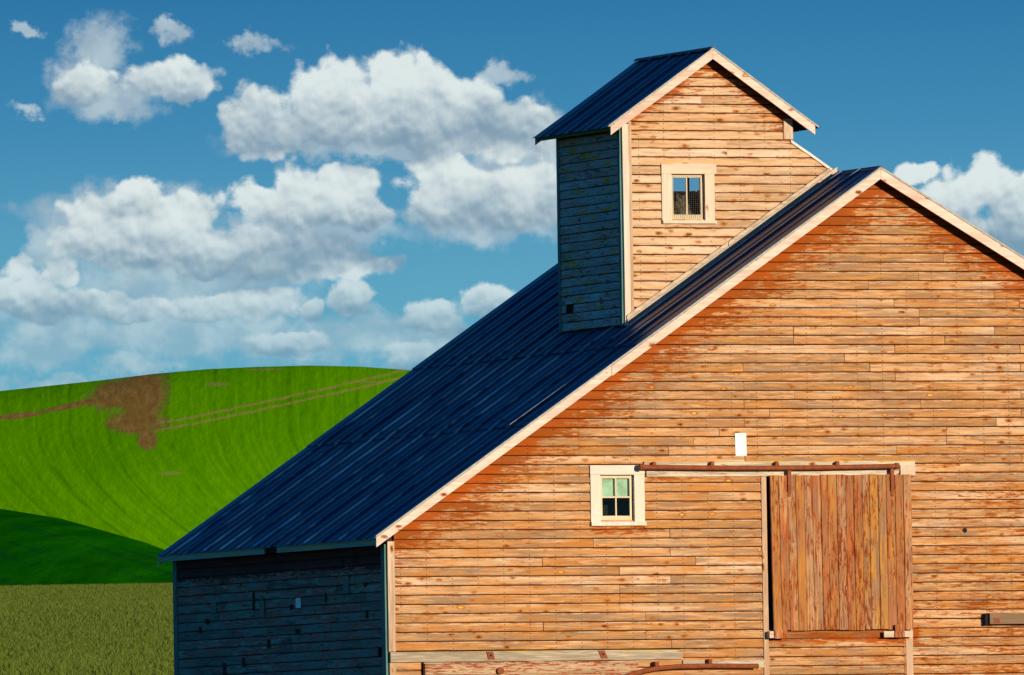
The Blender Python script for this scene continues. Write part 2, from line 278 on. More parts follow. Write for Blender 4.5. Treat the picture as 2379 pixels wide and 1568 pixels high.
# roof metal
def roofmetal():
    m, q, b = material('dark blue ribbed roofing metal'); geo = q.n.new('ShaderNodeNewGeometry'); Pp = geo.outputs['Position']; S = q.sep(Pp)
    rnd = q.n.new('ShaderNodeObjectInfo').outputs['Random']
    v = q.com(q.m('MULTIPLY', S[0], .55), q.m('MULTIPLY', S[1], 3.2), q.m('MULTIPLY', rnd, 3.))
    st = q.noise(v, 1., 5., .65); bl = q.noise(q.v('MULTIPLY', Pp, (1., 1.6, 1.)), .8, 4., .6)
    col = q.ramp(q.m('ADD', q.m('MULTIPLY', st, .6), q.m('MULTIPLY', bl, .4)), [(.3, (.007, .025, .060)), (.45, (.010, .038, .095)), (.6, (.018, .058, .130)), (.75, (.04, .08, .12))])
    # pale worn lines on the rib crests
    at = q.n.new('ShaderNodeAttribute'); at.attribute_name = 'crest'
    wear = q.m('MULTIPLY', at.outputs['Fac'], q.sm(q.noise(q.com(q.m('MULTIPLY', S[0], .75), q.m('MULTIPLY', S[1], 5.2), 3.), 1., 4., .7), .43, .54))
    wc = q.ramp(q.noise(q.com(q.m('MULTIPLY', S[0], .5), q.m('MULTIPLY', S[1], 4.), 9.), 1., 2.), [(.38, (.18, .62, .70)), (.47, (1., 1., .92)), (.62, (.55, .30, .24))])
    up = q.sm(S[2], 10.6, 8.6, .18, 1.); wear = q.m('MULTIPLY', q.m('POWER', wear, 1.3), q.m('MULTIPLY', up, q.sm(S[1], .5, 1.6, .12, 1.))); col = q.mix(wear, col, wc)
    for xs_ in (2.30, 4.04):        # grime under the sheet laps
        dl_ = q.m('ABSOLUTE', q.m('SUBTRACT', S[0], xs_)); col = q.mix(q.m('MULTIPLY', q.sm(dl_, .05, .01), .7), col, (.006, .012, .03))
    rs = q.m('MULTIPLY', q.m('MULTIPLY', q.sm(st, .60, .68), q.sm(bl, .45, .6)), .35); col = q.mix(rs, col, (.09, .03, .05))
    sp = q.sm(q.noise(Pp, 14., 2., .5), .73, .77); col = q.mix(q.m('MULTIPLY', sp, .6), col, (.3, .38, .42))
    q.l.new(col, b.inputs['Base Color']); b.inputs['Metallic'].default_value = .35
    q.l.new(q.m('MULTIPLY_ADD', bl, .3, .30), b.inputs['Roughness'])
    bump(q, b, bl, .03, .5); return m
m_roof = roofmetal()

# ------------------------------------------------------------------ builders
ORI = {}
def origin(o):
    v = Vector((0, 0, 0))
    while o: v += Vector(o.location); o = o.parent
    return v
def obj(name, verts, faces, mat, parent=None, smooth=False, kind=None, label=None):
    base = origin(parent) if parent else Vector((0, 0, 0))
    me = bpy.data.meshes.new(name); me.from_pydata([tuple(Vector(v)-base) for v in verts], [], faces); me.materials.append(mat)
    bm = bmesh.new(); bm.from_mesh(me); bmesh.ops.recalc_face_normals(bm, faces=bm.faces); bm.to_mesh(me); bm.free()
    if smooth: me.shade_smooth()
    o = bpy.data.objects.new(name, me); COL.objects.link(o); o.parent = parent
    if kind: o['kind'] = kind
    if label: o['label'] = label
    return o
def tag(o, label, cat, group=None):
    o['label'] = label; o['category'] = cat
    if group: o['group'] = group
def empty(name, loc, label=None, cat=None, parent=None):
    o = bpy.data.objects.new(name, None); COL.objects.link(o); o.location = Vector(loc)-(origin(parent) if parent else Vector((0, 0, 0))); o.parent = parent
    if label: tag(o, label, cat)
    return o
class Bag:
    def __init__(s): s.v = []; s.f = []
    def add(s, vs, fs): k = len(s.v); s.v += [tuple(v) for v in vs]; s.f += [tuple(i+k for i in f) for f in fs]; return s
    def box(s, x0, x1, y0, y1, z0, z1):
        return s.add([(x, y, z) for x in (x0, x1) for y in (y0, y1) for z in (z0, z1)], [(0, 1, 3, 2), (4, 6, 7, 5), (0, 4, 5, 1), (2, 3, 7, 6), (0, 2, 6, 4), (1, 5, 7, 3)])
    def prism(s, poly, a, d):            # polygon of 3d points extruded by vector d
        n = len(poly); P0 = [Vector(p)+Vector(a) for p in poly]; P1 = [p+Vector(d) for p in P0]
        return s.add(P0+P1, [tuple(range(n))[::-1], tuple(range(n, 2*n))]+[(i, (i+1) % n, n+(i+1) % n, n+i) for i in range(n)])
    def tube(s, pts, r, n=8, squash=1.):
        rads = r if isinstance(r, list) else [r]*len(pts); rings = []
        for i, p in enumerate(pts):
            p = Vector(p); t = (Vector(pts[min(i+1, len(pts)-1)])-Vector(pts[max(i-1, 0)])).normalized()
            r = rads[i]; a = t.cross(Vector((0, 1, .001))).normalized(); c = t.cross(a).normalized()
            rings.append([p+a*r*math.cos(2*math.pi*j/n)+c*r*squash*math.sin(2*math.pi*j/n) for j in range(n)])
        vs = [v for rg in rings for v in rg]; fs = []
        for i in range(len(pts)-1):
            for j in range(n): fs.append((i*n+j, i*n+(j+1) % n, (i+1)*n+(j+1) % n, (i+1)*n+j))
        fs += [tuple(range(n)), tuple(range((len(pts)-1)*n, len(pts)*n))]
        return s.add(vs, fs)
    def make(s, name, mat, parent=None, **k): return obj(name, s.v, s.f, mat, parent, **k)
def board_box(name, mat, parent, x0, x1, y0, y1, z0, z1, label=None, j=.002, top=None, slantx=0):
    """a board with slightly irregular edges (4 stations along its long side)"""
    L = {0: x1-x0, 1: y1-y0, 2: z1-z0}; ax = max(L, key=L.get); N = 4; vs = []; fs = []
    lo = [x0, y0, z0]; hi = [x1, y1, z1]; o1, o2 = [a for a in range(3) if a != ax]
    for i in range(N+1):
        t = i/N
        for a, c in ((0, 0), (1, 0), (1, 1), (0, 1)):
            p = [0, 0, 0]; p[ax] = lo[ax]+(hi[ax]-lo[ax])*t
            p[o1] = (hi if a else lo)[o1]+random.uniform(-j, j); p[o2] = (hi if c else lo)[o2]+random.uniform(-j, j)
            vs.append(p)
    for i in range(N):
        for q_ in range(4): fs.append((i*4+q_, i*4+(q_+1) % 4, i*4+4+(q_+1) % 4, i*4+4+q_))
    fs += [(0, 1, 2, 3), (4*N, 4*N+1, 4*N+2, 4*N+3)]
    return obj(name, vs, fs, mat, parent, label=label)
PROF = [(.000, .000), (.020, .002), (.0225, .015), (.0215, .085), (.017, .112), (.009, .126), (.007, .133), (.000, .134)]
def siding_board(parent, mat, O, e, n, z0, pitch, L, R, seed_amt=1., name='siding_board', hook=None):
    """drop siding board: O origin, e along, n outward; L,R = functions of z giving the ends"""
    vs = []; fs = []; K = len(PROF); N = 5 if R(z0)-L(z0) > 1.2 else 2
    dz = [random.uniform(-.0022, .0022)*seed_amt for _ in range(N+1)]; dn = [random.uniform(0, .0035)*seed_amt for _ in range(N+1)]
    tilt = random.uniform(-.0025, .0025)*seed_amt; sc = pitch/.142; gap = random.uniform(-.002, .0025)
    for i in range(N+1):
        t = i/N
        for (off, zz) in PROF:
            z = z0+.006+zz*sc*.985*(1+gap*3)+dz[i]+tilt*(t-.5)
            s = L(z)+(R(z)-L(z))*t
            vs.append(O+e*s+n*(off+dn[i])+Vector((0, 0, z)))
    for i in range(N):
        for j in range(K-1): fs.append((i*K+j, i*K+j+1, (i+1)*K+j+1, (i+1)*K+j))
        fs.append((i*K, (i+1)*K, (i+1)*K+K-1, i*K+K-1))
    fs += [tuple(range(K)), tuple(range(N*K, N*K+K))]
    return obj(name, vs, fs, mat, parent)
def rows(parent, mat, O, e, n, zs, pitch, left, right, blocks, lens=(2.0, 4.6), mod=.405, joints=None, maxs=None):
    """rows of boards; left/right: f(z) -> s ; blocks: (s0,s1,z0,z1) rectangles left free"""
    cnt = 0
    for z in zs:
        zc = z+pitch*.5
        a, b = left(zc), right(zc)
        if b-a < .03: continue
        cuts = [(s0, s1) for s0, s1, b0, b1 in blocks if b0 < zc < b1 and s1 > a and s0 < b]
        spans = []; cur = a; curf = left
        for s0, s1 in sorted(cuts):
            if s0 > cur+.02: spans.append((cur, s0, curf, (lambda z_, v=s0: v)))
            cur = s1; curf = (lambda z_, v=s1: v)
        if b > cur+.02: spans.append((cur, b, curf, right))
        for s0, s1, fl, fr_ in spans:
            p = s0; f = fl
            while True:
                L = random.uniform(*lens); nx = round((p+L)/mod)*mod
                if s1-nx < .7 or (maxs is not None and p > maxs): 
                    siding_board(parent, mat, O, e, n, z, pitch, f, fr_); cnt += 1; break
                g = random.uniform(.002, .006)
                siding_board(parent, mat, O, e, n, z, pitch, f, (lambda z_, v=nx-g: v)); cnt += 1
                p = nx; f = (lambda z_, v=nx+g: v)
    return cnt
X, Y, Z = Vector((1, 0, 0)), Vector((0, 1, 0)), Vector((0, 0, 1))

# ------------------------------------------------------------------ terrain
def ground_mat(name, stops, sc, extra=None, bumpd=.3, rough=.95, rz=False):
    m, q, b = material(name); geo = q.n.new('ShaderNodeNewGeometry'); Pp = geo.outputs['Position']
    Pc = q.com(q.v('DOT_PRODUCT', Pp, tuple(RH)), 0., q.m('MULTIPLY', q.sep(Pp)[2], 1.)) if rz else Pp
    big = q.noise(Pc, sc*.12, 4., .6); sm_ = q.noise(Pc, sc, 4., .62)
    col = q.ramp(q.m('MULTIPLY_ADD', big, .45, q.m('MULTIPLY', sm_, .55)), stops)
    if extra: col = extra(q, Pp, col)
    q.l.new(col, b.inputs['Base Color']); b.inputs['Roughness'].default_value = rough; b.inputs['Specular IOR Level'].default_value = 0.
    bump(q, b, sm_, bumpd, .8); return m
FH = Vector((math.sin(AL), math.cos(AL), 0)); RH = Vector((math.cos(AL), -math.sin(AL), 0)); C0 = Vector((CAM.x, CAM.y, 0))
def ab(a, b, z): p = C0+RH*a+FH*b; return (p.x, p.y, z)
def interp(tab, x):
    if x <= tab[0][0]: return tab[0][1]
    for (x0, y0), (x1, y1) in zip(tab, tab[1:]):
        if x <= x1: t = (x-x0)/(x1-x0); t = t*t*(3-2*t)*.35+t*.65; return y0+(y1-y0)*t
    return tab[-1][1]
GZ = [(-4000, -6), (-200, -1), (0, 0), (100, 1.5), (190, 3.9), (216, 4.0), (300, 6.0), (500, 11.4), (800, 18.55), (840, 18.6), (900, 16), (1300, 16), (2000, 30), (4000, 40), (9000, 30)]
def gz(a, b): return interp(GZ, b)+(.0008*a if abs(a) < 2000 else 0)*min(1, max(0, b/400))-.0*a
def grid(name, As, Bs, fz, mat):
    vs = [ab(a, b, fz(a, b)) for b in Bs for a in As]; n = len(As)
    fs = [(j*n+i, j*n+i+1, (j+1)*n+i+1, (j+1)*n+i) for j in range(len(Bs)-1) for i in range(n-1)]
    return obj(name, vs, fs, mat, smooth=True, kind='structure')
m_soil = ground_mat('stubble and low grass', [(.3, (.055, .062, .014)), (.5, (.085, .095, .022)), (.7, (.13, .13, .035))], 3.)
As = [-9000, -4000, -2000, -1000, -600, -400]+[-300+20*i for i in range(31)]+[400, 600, 1000, 2000, 4000, 9000]
Bs = [-4000, -1500, -500, -200, -50, 0, 50, 100, 150, 190, 205, 216, 230]+[240+20*i for i in range(34)]+[960, 1100, 1300, 1600, 2000, 3000, 4000, 6000, 9000]
grid('ground', As, Bs, gz, m_soil)
# shaded green near hill : crest descends to the right
def yh(x): return 2047-.016*(x-1189.5)
def pz(xp, yp, b): return 1.7+b*(yh(xp)-yp)/32000
def crest_near(a, b0=1300.):
    xp = 1189.5+a/b0*32000
    return pz(xp, interp([(-1400, 1120), (-600, 1118), (-200, 1150), (0, 1187), (100, 1200), (200, 1224), (300, 1254), (400, 1293), (560, 1345), (900, 1420), (1600, 1500)], xp), b0)
def z_near(a, b):
    t = (b-860)/440; zc = crest_near(a); zb = gz(a, 860)-1
    if t <= 1: s = t*(1.45-.45*t) if t > 0 else t
    else: s = 1+.55*(t-1)-.9*(t-1)**2
    return zb+(zc-zb)*s
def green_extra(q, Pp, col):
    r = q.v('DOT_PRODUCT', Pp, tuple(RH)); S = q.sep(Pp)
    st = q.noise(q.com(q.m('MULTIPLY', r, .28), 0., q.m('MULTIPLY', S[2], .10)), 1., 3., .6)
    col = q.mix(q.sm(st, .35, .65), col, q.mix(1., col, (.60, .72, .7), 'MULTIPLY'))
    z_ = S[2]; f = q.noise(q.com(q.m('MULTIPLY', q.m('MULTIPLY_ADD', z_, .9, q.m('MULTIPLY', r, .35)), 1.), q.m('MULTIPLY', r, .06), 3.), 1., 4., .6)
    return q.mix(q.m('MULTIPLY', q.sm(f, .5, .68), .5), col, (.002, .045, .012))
m_near = ground_mat('shaded green crop', [(.30, (.003, .080, .0005)), (.5, (.006, .125, .0008)), (.68, (.016, .17, .001))], .5, green_extra, .3, rz=True)  # slope turned from the sun: its shade is painted as darker green
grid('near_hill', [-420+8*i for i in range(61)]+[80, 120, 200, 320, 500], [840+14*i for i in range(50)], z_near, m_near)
# bright far hill
def crest_far(a, b0=2700.):
    xp = 1189.5+a/b0*32000
    return pz(xp, interp([(-3000, 1150), (-1200, 1010), (-400, 945), (0, 908), (150, 893), (370, 867), (520, 854), (700, 848), (850, 851), (940, 858), (1150, 885), (1500, 930), (2600, 1060), (5000, 1200)], xp), b0)
def z_far(a, b):
    t = (b-2340)/360; zc = crest_far(a); zb = 24.
    if t <= 1: s = t*(1.83-.83*t) if t > 0 else t
    else: s = 1+.17*(t-1)-.9*(t-1)**2
    z = zb+(zc-zb)*s
    z += 1.6*mnoise.noise(Vector((a*.012, b*.010, 1)))*max(0., min(1., (1.05-t)*3))
    return z
def far_extra(q, Pp, col):
    # hill coordinates in photo-like units of metres: r across, z up the slope
    r = q.m('SUBTRACT', q.v('DOT_PRODUCT', Pp, tuple(RH)), C0.dot(RH)); bb = q.m('SUBTRACT', q.v('DOT_PRODUCT', Pp, tuple(FH)), C0.dot(FH)); z = q.sep(Pp)[2]
    xp = q.m('MULTIPLY_ADD', q.m('DIVIDE', r, bb), 320., 11.895); yp = q.m('MULTIPLY_ADD', q.m('DIVIDE', q.m('SUBTRACT', z, 1.7), bb), -320., 20.6)   # slope coordinates, hectounits
    # soft vertical drill rows that bend to the right downhill
    bend = q.m('MULTIPLY', q.m('POWER', q.m('MAXIMUM', q.m('SUBTRACT', yp, 10.), .001), 1.7), -.42)
    rr = q.m('ADD', xp, bend)
    rn = q.noise(q.com(q.m('MULTIPLY', rr, 7.5), q.m('MULTIPLY', yp, .5), 0.), 1., 3., .6)
    col = q.mix(q.m('MULTIPLY', q.sm(rn, .60, .42), .42), col, q.mix(1., col, (.5, .68, .5), 'MULTIPLY'))
    for x0, ww in ((-1.1, .05), (-.2, .07), (.9, .05), (1.6, .04), (2.5, .045), (3.85, .06), (5.0, .04), (6.7, .06), (8.3, .05)):
        wob = q.m('MULTIPLY_ADD', q.m('SUBTRACT', q.noise(q.com(yp, x0, 0.), 1.2, 2.), .5), .35, rr)
        dd = q.m('ABSOLUTE', q.m('SUBTRACT', wob, x0))
        f = q.m('MULTIPLY', q.sm(dd, ww*1.5, ww*.3), q.sm(q.noise(q.com(q.m('MULTIPLY', yp, 2.), x0*3, 1.), 1., 3.), .32, .6))
        col = q.mix(q.m('MULTIPLY', f, .42), col, (.04, .16, .001))
    brn = q.ramp(q.noise(q.com(q.m('MULTIPLY', xp, 6.), q.m('MULTIPLY', yp, 6.), 2.), 1., 4., .6), [(.35, (.27, .115, .030)), (.55, (.34, .15, .045)), (.7, (.40, .24, .07))])
    en = q.m('MULTIPLY_ADD', q.m('SUBTRACT', q.noise(q.com(q.m('MULTIPLY', xp, 5.), q.m('MULTIPLY', yp, 8.), 7.), 1., 6., .75), .5), 1.9, 0.)
    cur = None
    for cx, cy, rx, ry, sl_ in ((3.28, 9.15, .50, .62, -.12), (2.75, 9.12, .65, .30, -.18), (1.75, 9.36, .70, .06, -.2), (3.15, 9.80, .60, .24, 0), (3.38, 10.2, .20, .22, 0), (.4, 9.6, .5, .06, -.1)):
        lx = q.m('DIVIDE', q.m('SUBTRACT', xp, cx), rx); ly = q.m('DIVIDE', q.m('SUBTRACT', q.m('SUBTRACT', yp, cy), q.m('MULTIPLY', q.m('SUBTRACT', xp, cx), sl_)), ry)
        L = q.m('SQRT', q.m('ADD', q.m('MULTIPLY', lx, lx), q.m('MULTIPLY', ly, ly))); cur = L if cur is None else q.m('MINIMUM', cur, L)
    pf = q.m('MULTIPLY', q.sm(q.m('ADD', cur, en), 1.45, .80), .9)
    # green / dirt field edge on the right of the patch
    col = q.mix(pf, col, brn)
    rim = q.m('MULTIPLY', q.sm(q.m('ADD', cur, en), 1.0, 1.1), q.sm(q.m('ADD', cur, en), 1.3, 1.12))
    col = q.mix(q.m('MULTIPLY', rim, .45), col, (.20, .22, .03))
    # two pale tramlines rising to the right
    for y0 in (9.93, 10.03+.06):
        yy = q.m('MULTIPLY_ADD', q.m('POWER', q.m('MAXIMUM', q.m('SUBTRACT', xp, 2.9), .01), 1.12), -.155, y0+.02)
        dd = q.m('ABSOLUTE', q.m('SUBTRACT', yp, q.m('ADD', yy, q.m('MULTIPLY', q.m('SUBTRACT', q.noise(q.com(xp, y0, 0.), 3., 3.), .5), .06))))
        f = q.m('MULTIPLY', q.m('MULTIPLY', q.sm(dd, .042, .012), q.sm(xp, 3.3, 3.9)), q.sm(q.noise(q.com(q.m('MULTIPLY', xp, 7.), y0, 4.), 1., 3.), .3, .48))
        col = q.mix(q.m('MULTIPLY', f, .75), col, (.42, .30, .07))
    for x0, y0, rx, ry in ((6.15, 8.62, .45, .03), (5.0, 8.95, .3, .05), (3.9, 11.0, .3, .05), (8.6, 8.95, .4, .03)):
        lx = q.m('DIVIDE', q.m('SUBTRACT', xp, x0), rx); ly = q.m('DIVIDE', q.m('SUBTRACT', yp, y0), ry)
        L = q.m('ADD', q.m('SQRT', q.m('ADD', q.m('MULTIPLY', lx, lx), q.m('MULTIPLY', ly, ly))), en)
        col = q.mix(q.m('MULTIPLY', q.sm(L, 1.05, .8), .5), col, (.40, .28, .07))
    return col
m_far = ground_mat('bright green crop', [(.25, (.105, .35, .0002)), (.5, (.150, .43, .0003)), (.75, (.20, .50, .0004))], .55, far_extra, .22, rz=True)
grid('far_hill', [-1500, -1000, -700, -500]+[-400+10*i for i in range(71)]+[330, 400, 500, 700, 1000, 1600], [2320+10*i for i in range(70)], z_far, m_far)

# wheat standing on the foreground rise (beyond counting: one instanced stand)
def wheat():
    m, q, b = material('ripening wheat'); oi = q.n.new('ShaderNodeObjectInfo'); geo = q.n.new('ShaderNodeNewGeometry')
    big = q.noise(geo.outputs['Position'], .25, 3.)
    at = q.n.new('ShaderNodeAttribute'); at.attribute_name = 'rnd'; at.attribute_type = 'INSTANCER'
    c = q.ramp(q.m('ADD', q.m('MULTIPLY', oi.outputs['Random'], .55), q.m('MULTIPLY', big, .45)), [(.10, (.070, .112, .010)), (.45, (.090, .136, .014)), (.75, (.112, .156, .020)), (.95, (.135, .172, .030))])
    q.l.new(c, b.inputs['Base Color']); b.inputs['Roughness'].default_value = .8; b.inputs['Specular IOR Level'].default_value = .15
    clumps = []
    for k in range(4):
        vs = []; fs = []
        for i in range(26):
            a = random.uniform(0, 6.28); r = random.uniform(0, .26); x, y = r*math.cos(a), r*math.sin(a); h = random.uniform(.55, .9)
            lx, ly = random.uniform(-.26, .26), random.uniform(-.26, .26); th = random.uniform(0, 3.14); wx, wy = math.cos(th)*.008, math.sin(th)*.008
            n = len(vs); vs += [(x-wx, y-wy, 0), (x+wx, y+wy, 0), (x+lx*.6-wx, y+ly*.6-wy, h*.75), (x+lx*.6+wx, y+ly*.6+wy, h*.75),
                                (x+lx-wx*1.8, y+ly-wy*1.8, h*.88), (x+lx+wx*1.8, y+ly+wy*1.8, h*.88), (x+lx*1.25, y+ly*1.25, h)]
            fs += [(n, n+1, n+3, n+2), (n+2, n+3, n+5, n+4), (n+4, n+5, n+6)]
        me = bpy.data.meshes.new('wheat_tuft'); me.from_pydata(vs, [], fs); me.materials.append(m); clumps.append(me)
    pts = []
    for i in range(170000):
        b_ = 216+(860-216)*random.random()**1.15; a_ = b_*random.uniform(-.046, -.020)
        pts.append((a_, b_))
    for i in range(30000):
        b_ = 225+(855-225)*random.random()**.8; a_ = b_*random.uniform(-.16, .10); pts.append((a_, b_))
    vs = []
    for a_, b_ in pts:
        p = Vector(ab(a_, b_, gz(a_, b_)))
        if -1.2 < p.x < 17 and -2 < p.y < 11: continue
        vs.append(tuple(p))
    me = bpy.data.meshes.new('wheat'); me.from_pydata(vs, [], []); o = bpy.data.objects.new('wheat', me); COL.objects.link(o)
    tag(o, 'standing olive green wheat covering the foreground rise left of the barn', 'wheat'); o['kind'] = 'stuff'
    g = bpy.data.node_groups.new('wheat', 'GeometryNodeTree'); g.interface.new_socket('G', in_out='INPUT', socket_type='NodeSocketGeometry'); g.interface.new_socket('G', in_out='OUTPUT', socket_type='NodeSocketGeometry')
    n = g.nodes; l = g.links; gi = n.new('NodeGroupInput'); go = n.new('NodeGroupOutput')
    src = bpy.data.collections.new('wheat_tufts')
    for k, me_ in enumerate(clumps): src.objects.link(bpy.data.objects.new('wheat_tuft', me_))
    ci = n.new('GeometryNodeCollectionInfo'); ci.inputs[0].default_value = src; ci.inputs[1].default_value = True; ci.inputs[2].default_value = True
    ip = n.new('GeometryNodeInstanceOnPoints'); l.new(gi.outputs[0], ip.inputs['Points']); l.new(ci.outputs[0], ip.inputs['Instance']); ip.inputs['Pick Instance'].default_value = True
    rv = n.new('FunctionNodeRandomValue'); rv.data_type = 'FLOAT_VECTOR'; rv.inputs[0].default_value = (-.1, -.1, 0); rv.inputs[1].default_value = (.1, .1, 6.28); l.new(rv.outputs[0], ip.inputs['Rotation'])
    rs = n.new('FunctionNodeRandomValue'); rs.data_type = 'FLOAT'; rs.inputs[2].default_value = .5; rs.inputs[3].default_value = .8; l.new(rs.outputs[1], ip.inputs['Scale'])
    l.new(ip.outputs[0], go.inputs[0]); md = o.modifiers.new('scatter', 'NODES'); md.node_group = g
wheat()

# ------------------------------------------------------------------ the barn
ZB = 3.6
barn = empty('barn', (7.8, 4.3, ZB), 'weathered orange pine barn with dark blue metal roof and a roof tower', 'barn')
def prt(name, parent=barn): return empty(name, origin(parent), parent=parent)
YB = 8.72; XR = 15.55
def rl(z): return RL[2]+(z-RL[0])/RL[1]                    # x of left roof line at height z
def rr_(z): return AX+(AZB-z)/RS
# backing sheathing (dark, behind the boards) with the window openings left free
def sheath(name, outline, holes, y0, y1, parent):
    bm = bmesh.new(); es = []
    for loop in [outline]+holes:
        vs = [bm.verts.new((p[0], y0, p[1])) for p in loop]
        es += [bm.edges.new((vs[i], vs[(i+1) % len(vs)])) for i in range(len(vs))]
    bmesh.ops.triangle_fill(bm, use_beauty=True, use_dissolve=False, edges=es)
    for f in list(bm.faces):                               # drop triangles lying in the holes
        c = f.calc_center_median()
        if any(h[0][0] < c.x < h[2][0] and h[0][1] < c.z < h[2][1] for h in holes): bm.faces.remove(f)
    r = bmesh.ops.extrude_face_region(bm, geom=bm.faces[:]); bmesh.ops.translate(bm, verts=[v for v in r['geom'] if isinstance(v, bmesh.types.BMVert)], vec=(0, y1-y0, 0))
    bmesh.ops.recalc_face_normals(bm, faces=bm.faces)
    base = origin(parent); bmesh.ops.translate(bm, verts=bm.verts, vec=-base)
    me = bpy.data.meshes.new(name); bm.to_mesh(me); bm.free(); me.materials.append(m_dark)
    o = bpy.data.objects.new(name, me); COL.objects.link(o); o.parent = parent; return o
W1 = (3.358, 3.896, 6.928, 7.615); W2 = (5.166, 5.703, 11.418, 12.106)
def rect(w_): return [(w_[0], w_[2]), (w_[1], w_[2]), (w_[1], w_[3]), (w_[0], w_[3])]
D_ = .10
front = sheath('front_wall', [(0.03, ZB-.3), (XR-.03, ZB-.3), (XR-.03, AZB-(XR-.03-AX)*RS-D_-.05), (AX, AZB-D_-.05), (.03, RL[0]+(.03-RL[2])*RL[1]-D_-.05)], [rect(W1)], .03, .09, barn)
P_ = .135
zs = [5.064+P_*k for k in range(-7, 53)]
LF = lambda z: max(.108, rl(z+D_+.02)); RF = lambda z: min(XR-.02, rr_(z+D_+.02))
blocks = [(W1[0], W1[1], W1[2]-.02, W1[3]+.02), (6.0, 8.17, 5.32, 7.58), (5.915, 6.0, 3, 7.58), (8.165, 8.31, 3, 7.58),
          (.108, 4.60, 4.90, 5.05), (.108, 3.9, 3.0, 4.91)]
c1 = rows(front, m_front, Vector((0, 0.0, 0)), X, -Y, zs, P_, LF, RF, blocks, maxs=9.2)
# lower-left boards below the beam : short plain boards then the flaking red door boards
for k in range(6):
    z = 4.91-P_*(k+1)
    siding_board(front, m_front, Vector((0, 0, 0)), X, -Y, z, P_, (lambda z_: .11), (lambda z_: .50))
low = board_box('lower_sliding_door', m_flaky, barn, .535, 3.9, -.055, -.02, 3.75, 4.895, label='low sliding door of flaking red boards under the grey beam', j=.003)
for k in range(7): board_box('door_board', m_flaky, low, .54, 3.895, -.078, -.055, 4.885-.165*(k+1), 4.885-.165*k-.006, j=.003)
# left side wall
side = obj('side_wall', *(lambda B: (B.v, B.f))(Bag().box(.03, .09, .02, YB-.02, ZB-.3, 6.62)), m_dark, barn)
zs2 = [4.72+P_*k for k in range(-6, 14)]
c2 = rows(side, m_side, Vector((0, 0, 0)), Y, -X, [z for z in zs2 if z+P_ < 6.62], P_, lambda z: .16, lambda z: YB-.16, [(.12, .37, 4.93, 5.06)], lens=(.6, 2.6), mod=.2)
board_box('corner_board', m_ccorn, barn, -.035, .0, .005, .155, ZB-.3, 6.62); board_box('corner_board', m_ccorn, barn, -.035, .0, YB-.16, YB, ZB-.3, 6.62)
# little blue-grey patches nailed over gaps in the side wall, and knot holes
for (y, z, w_, h_, dark) in ((7.0, 5.87, .22, .17, 0), (5.0, 5.80, .22, .24, 0), (4.92, 5.84, .09, .24, 1), (5.35, 5.93, .10, .26, 1), (1.55, 6.07, .22, .26, 0), (1.2, 6.46, .18, .16, 1), (1.7, 6.42, .10, .07, 1), (3.8, 5.80, .10, .08, 1), (3.55, 5.43, .18, .07, 1), (2.1, 6.33, .20, .05, 1),
                            (7.3, 5.67, .14, .08, 1), (7.6, 5.55, .10, .1, 1), (5.8, 5.02, .12, .14, 1), (6.6, 4.93, .14, .2, 1), (4.75, 5.28, .12, .12, 1), (.75, 5.62, .08, .12, 1), (.8, 6.05, .10, .07, 1), (2.4, 5.9, .06, .15, 1)):
    Bag().box(-.030, -.026 if dark else -.038, y-w_/2, y+w_/2, z-h_/2, z+h_/2).make('knot_hole' if dark else 'patch_board', m_dark if dark else m_ccorn, side)
# unseen right and back walls, joined siding
B = Bag()
for k in range(28):
    z = ZB-.2+P_*k
    if z+P_ < 7.42: B.prism([(XR, .02, z), (XR+.022, .02, z), (XR+.006, .02, z+P_-.004), (XR, .02, z+P_-.004)], (0, 0, 0), (0, YB-.02, 0))
for k in range(62):
    z = ZB-.2+P_*k; a, b = max(0., rl(z+.3)), min(XR, rr_(z+.3))
    if b-a > .2: B.prism([(a, YB, z), (a, YB+.022, z), (a, YB+.006, z+P_-.004), (a, YB, z+P_-.004)], (0, 0, 0), (b-a, 0, 0))
B.make('rear_wall', m_side, barn, kind='stuff')
Bag().box(XR-.09, XR-.03, .02, YB-.02, ZB-.3, 7.4).make('right_wall', m_dark, barn)
Bag().prism([(0.03, 0, ZB-.3), (XR-.03, 0, ZB-.3), (XR-.03, 0, 7.45), (AX, 0, AZB-.2), (.03, 0, 6.72)], (0, YB-.06, 0), (0, .05, 0)).make('back_wall', m_dark, barn)
# front corner boards
board_box('corner_board', m_trimz, barn, 0, .106, -.034, -.002, 5.06, 6.66)
board_box('corner_board', m_trimz, barn, 0.008, .106, -.034, -.002, ZB-.3, 4.895)
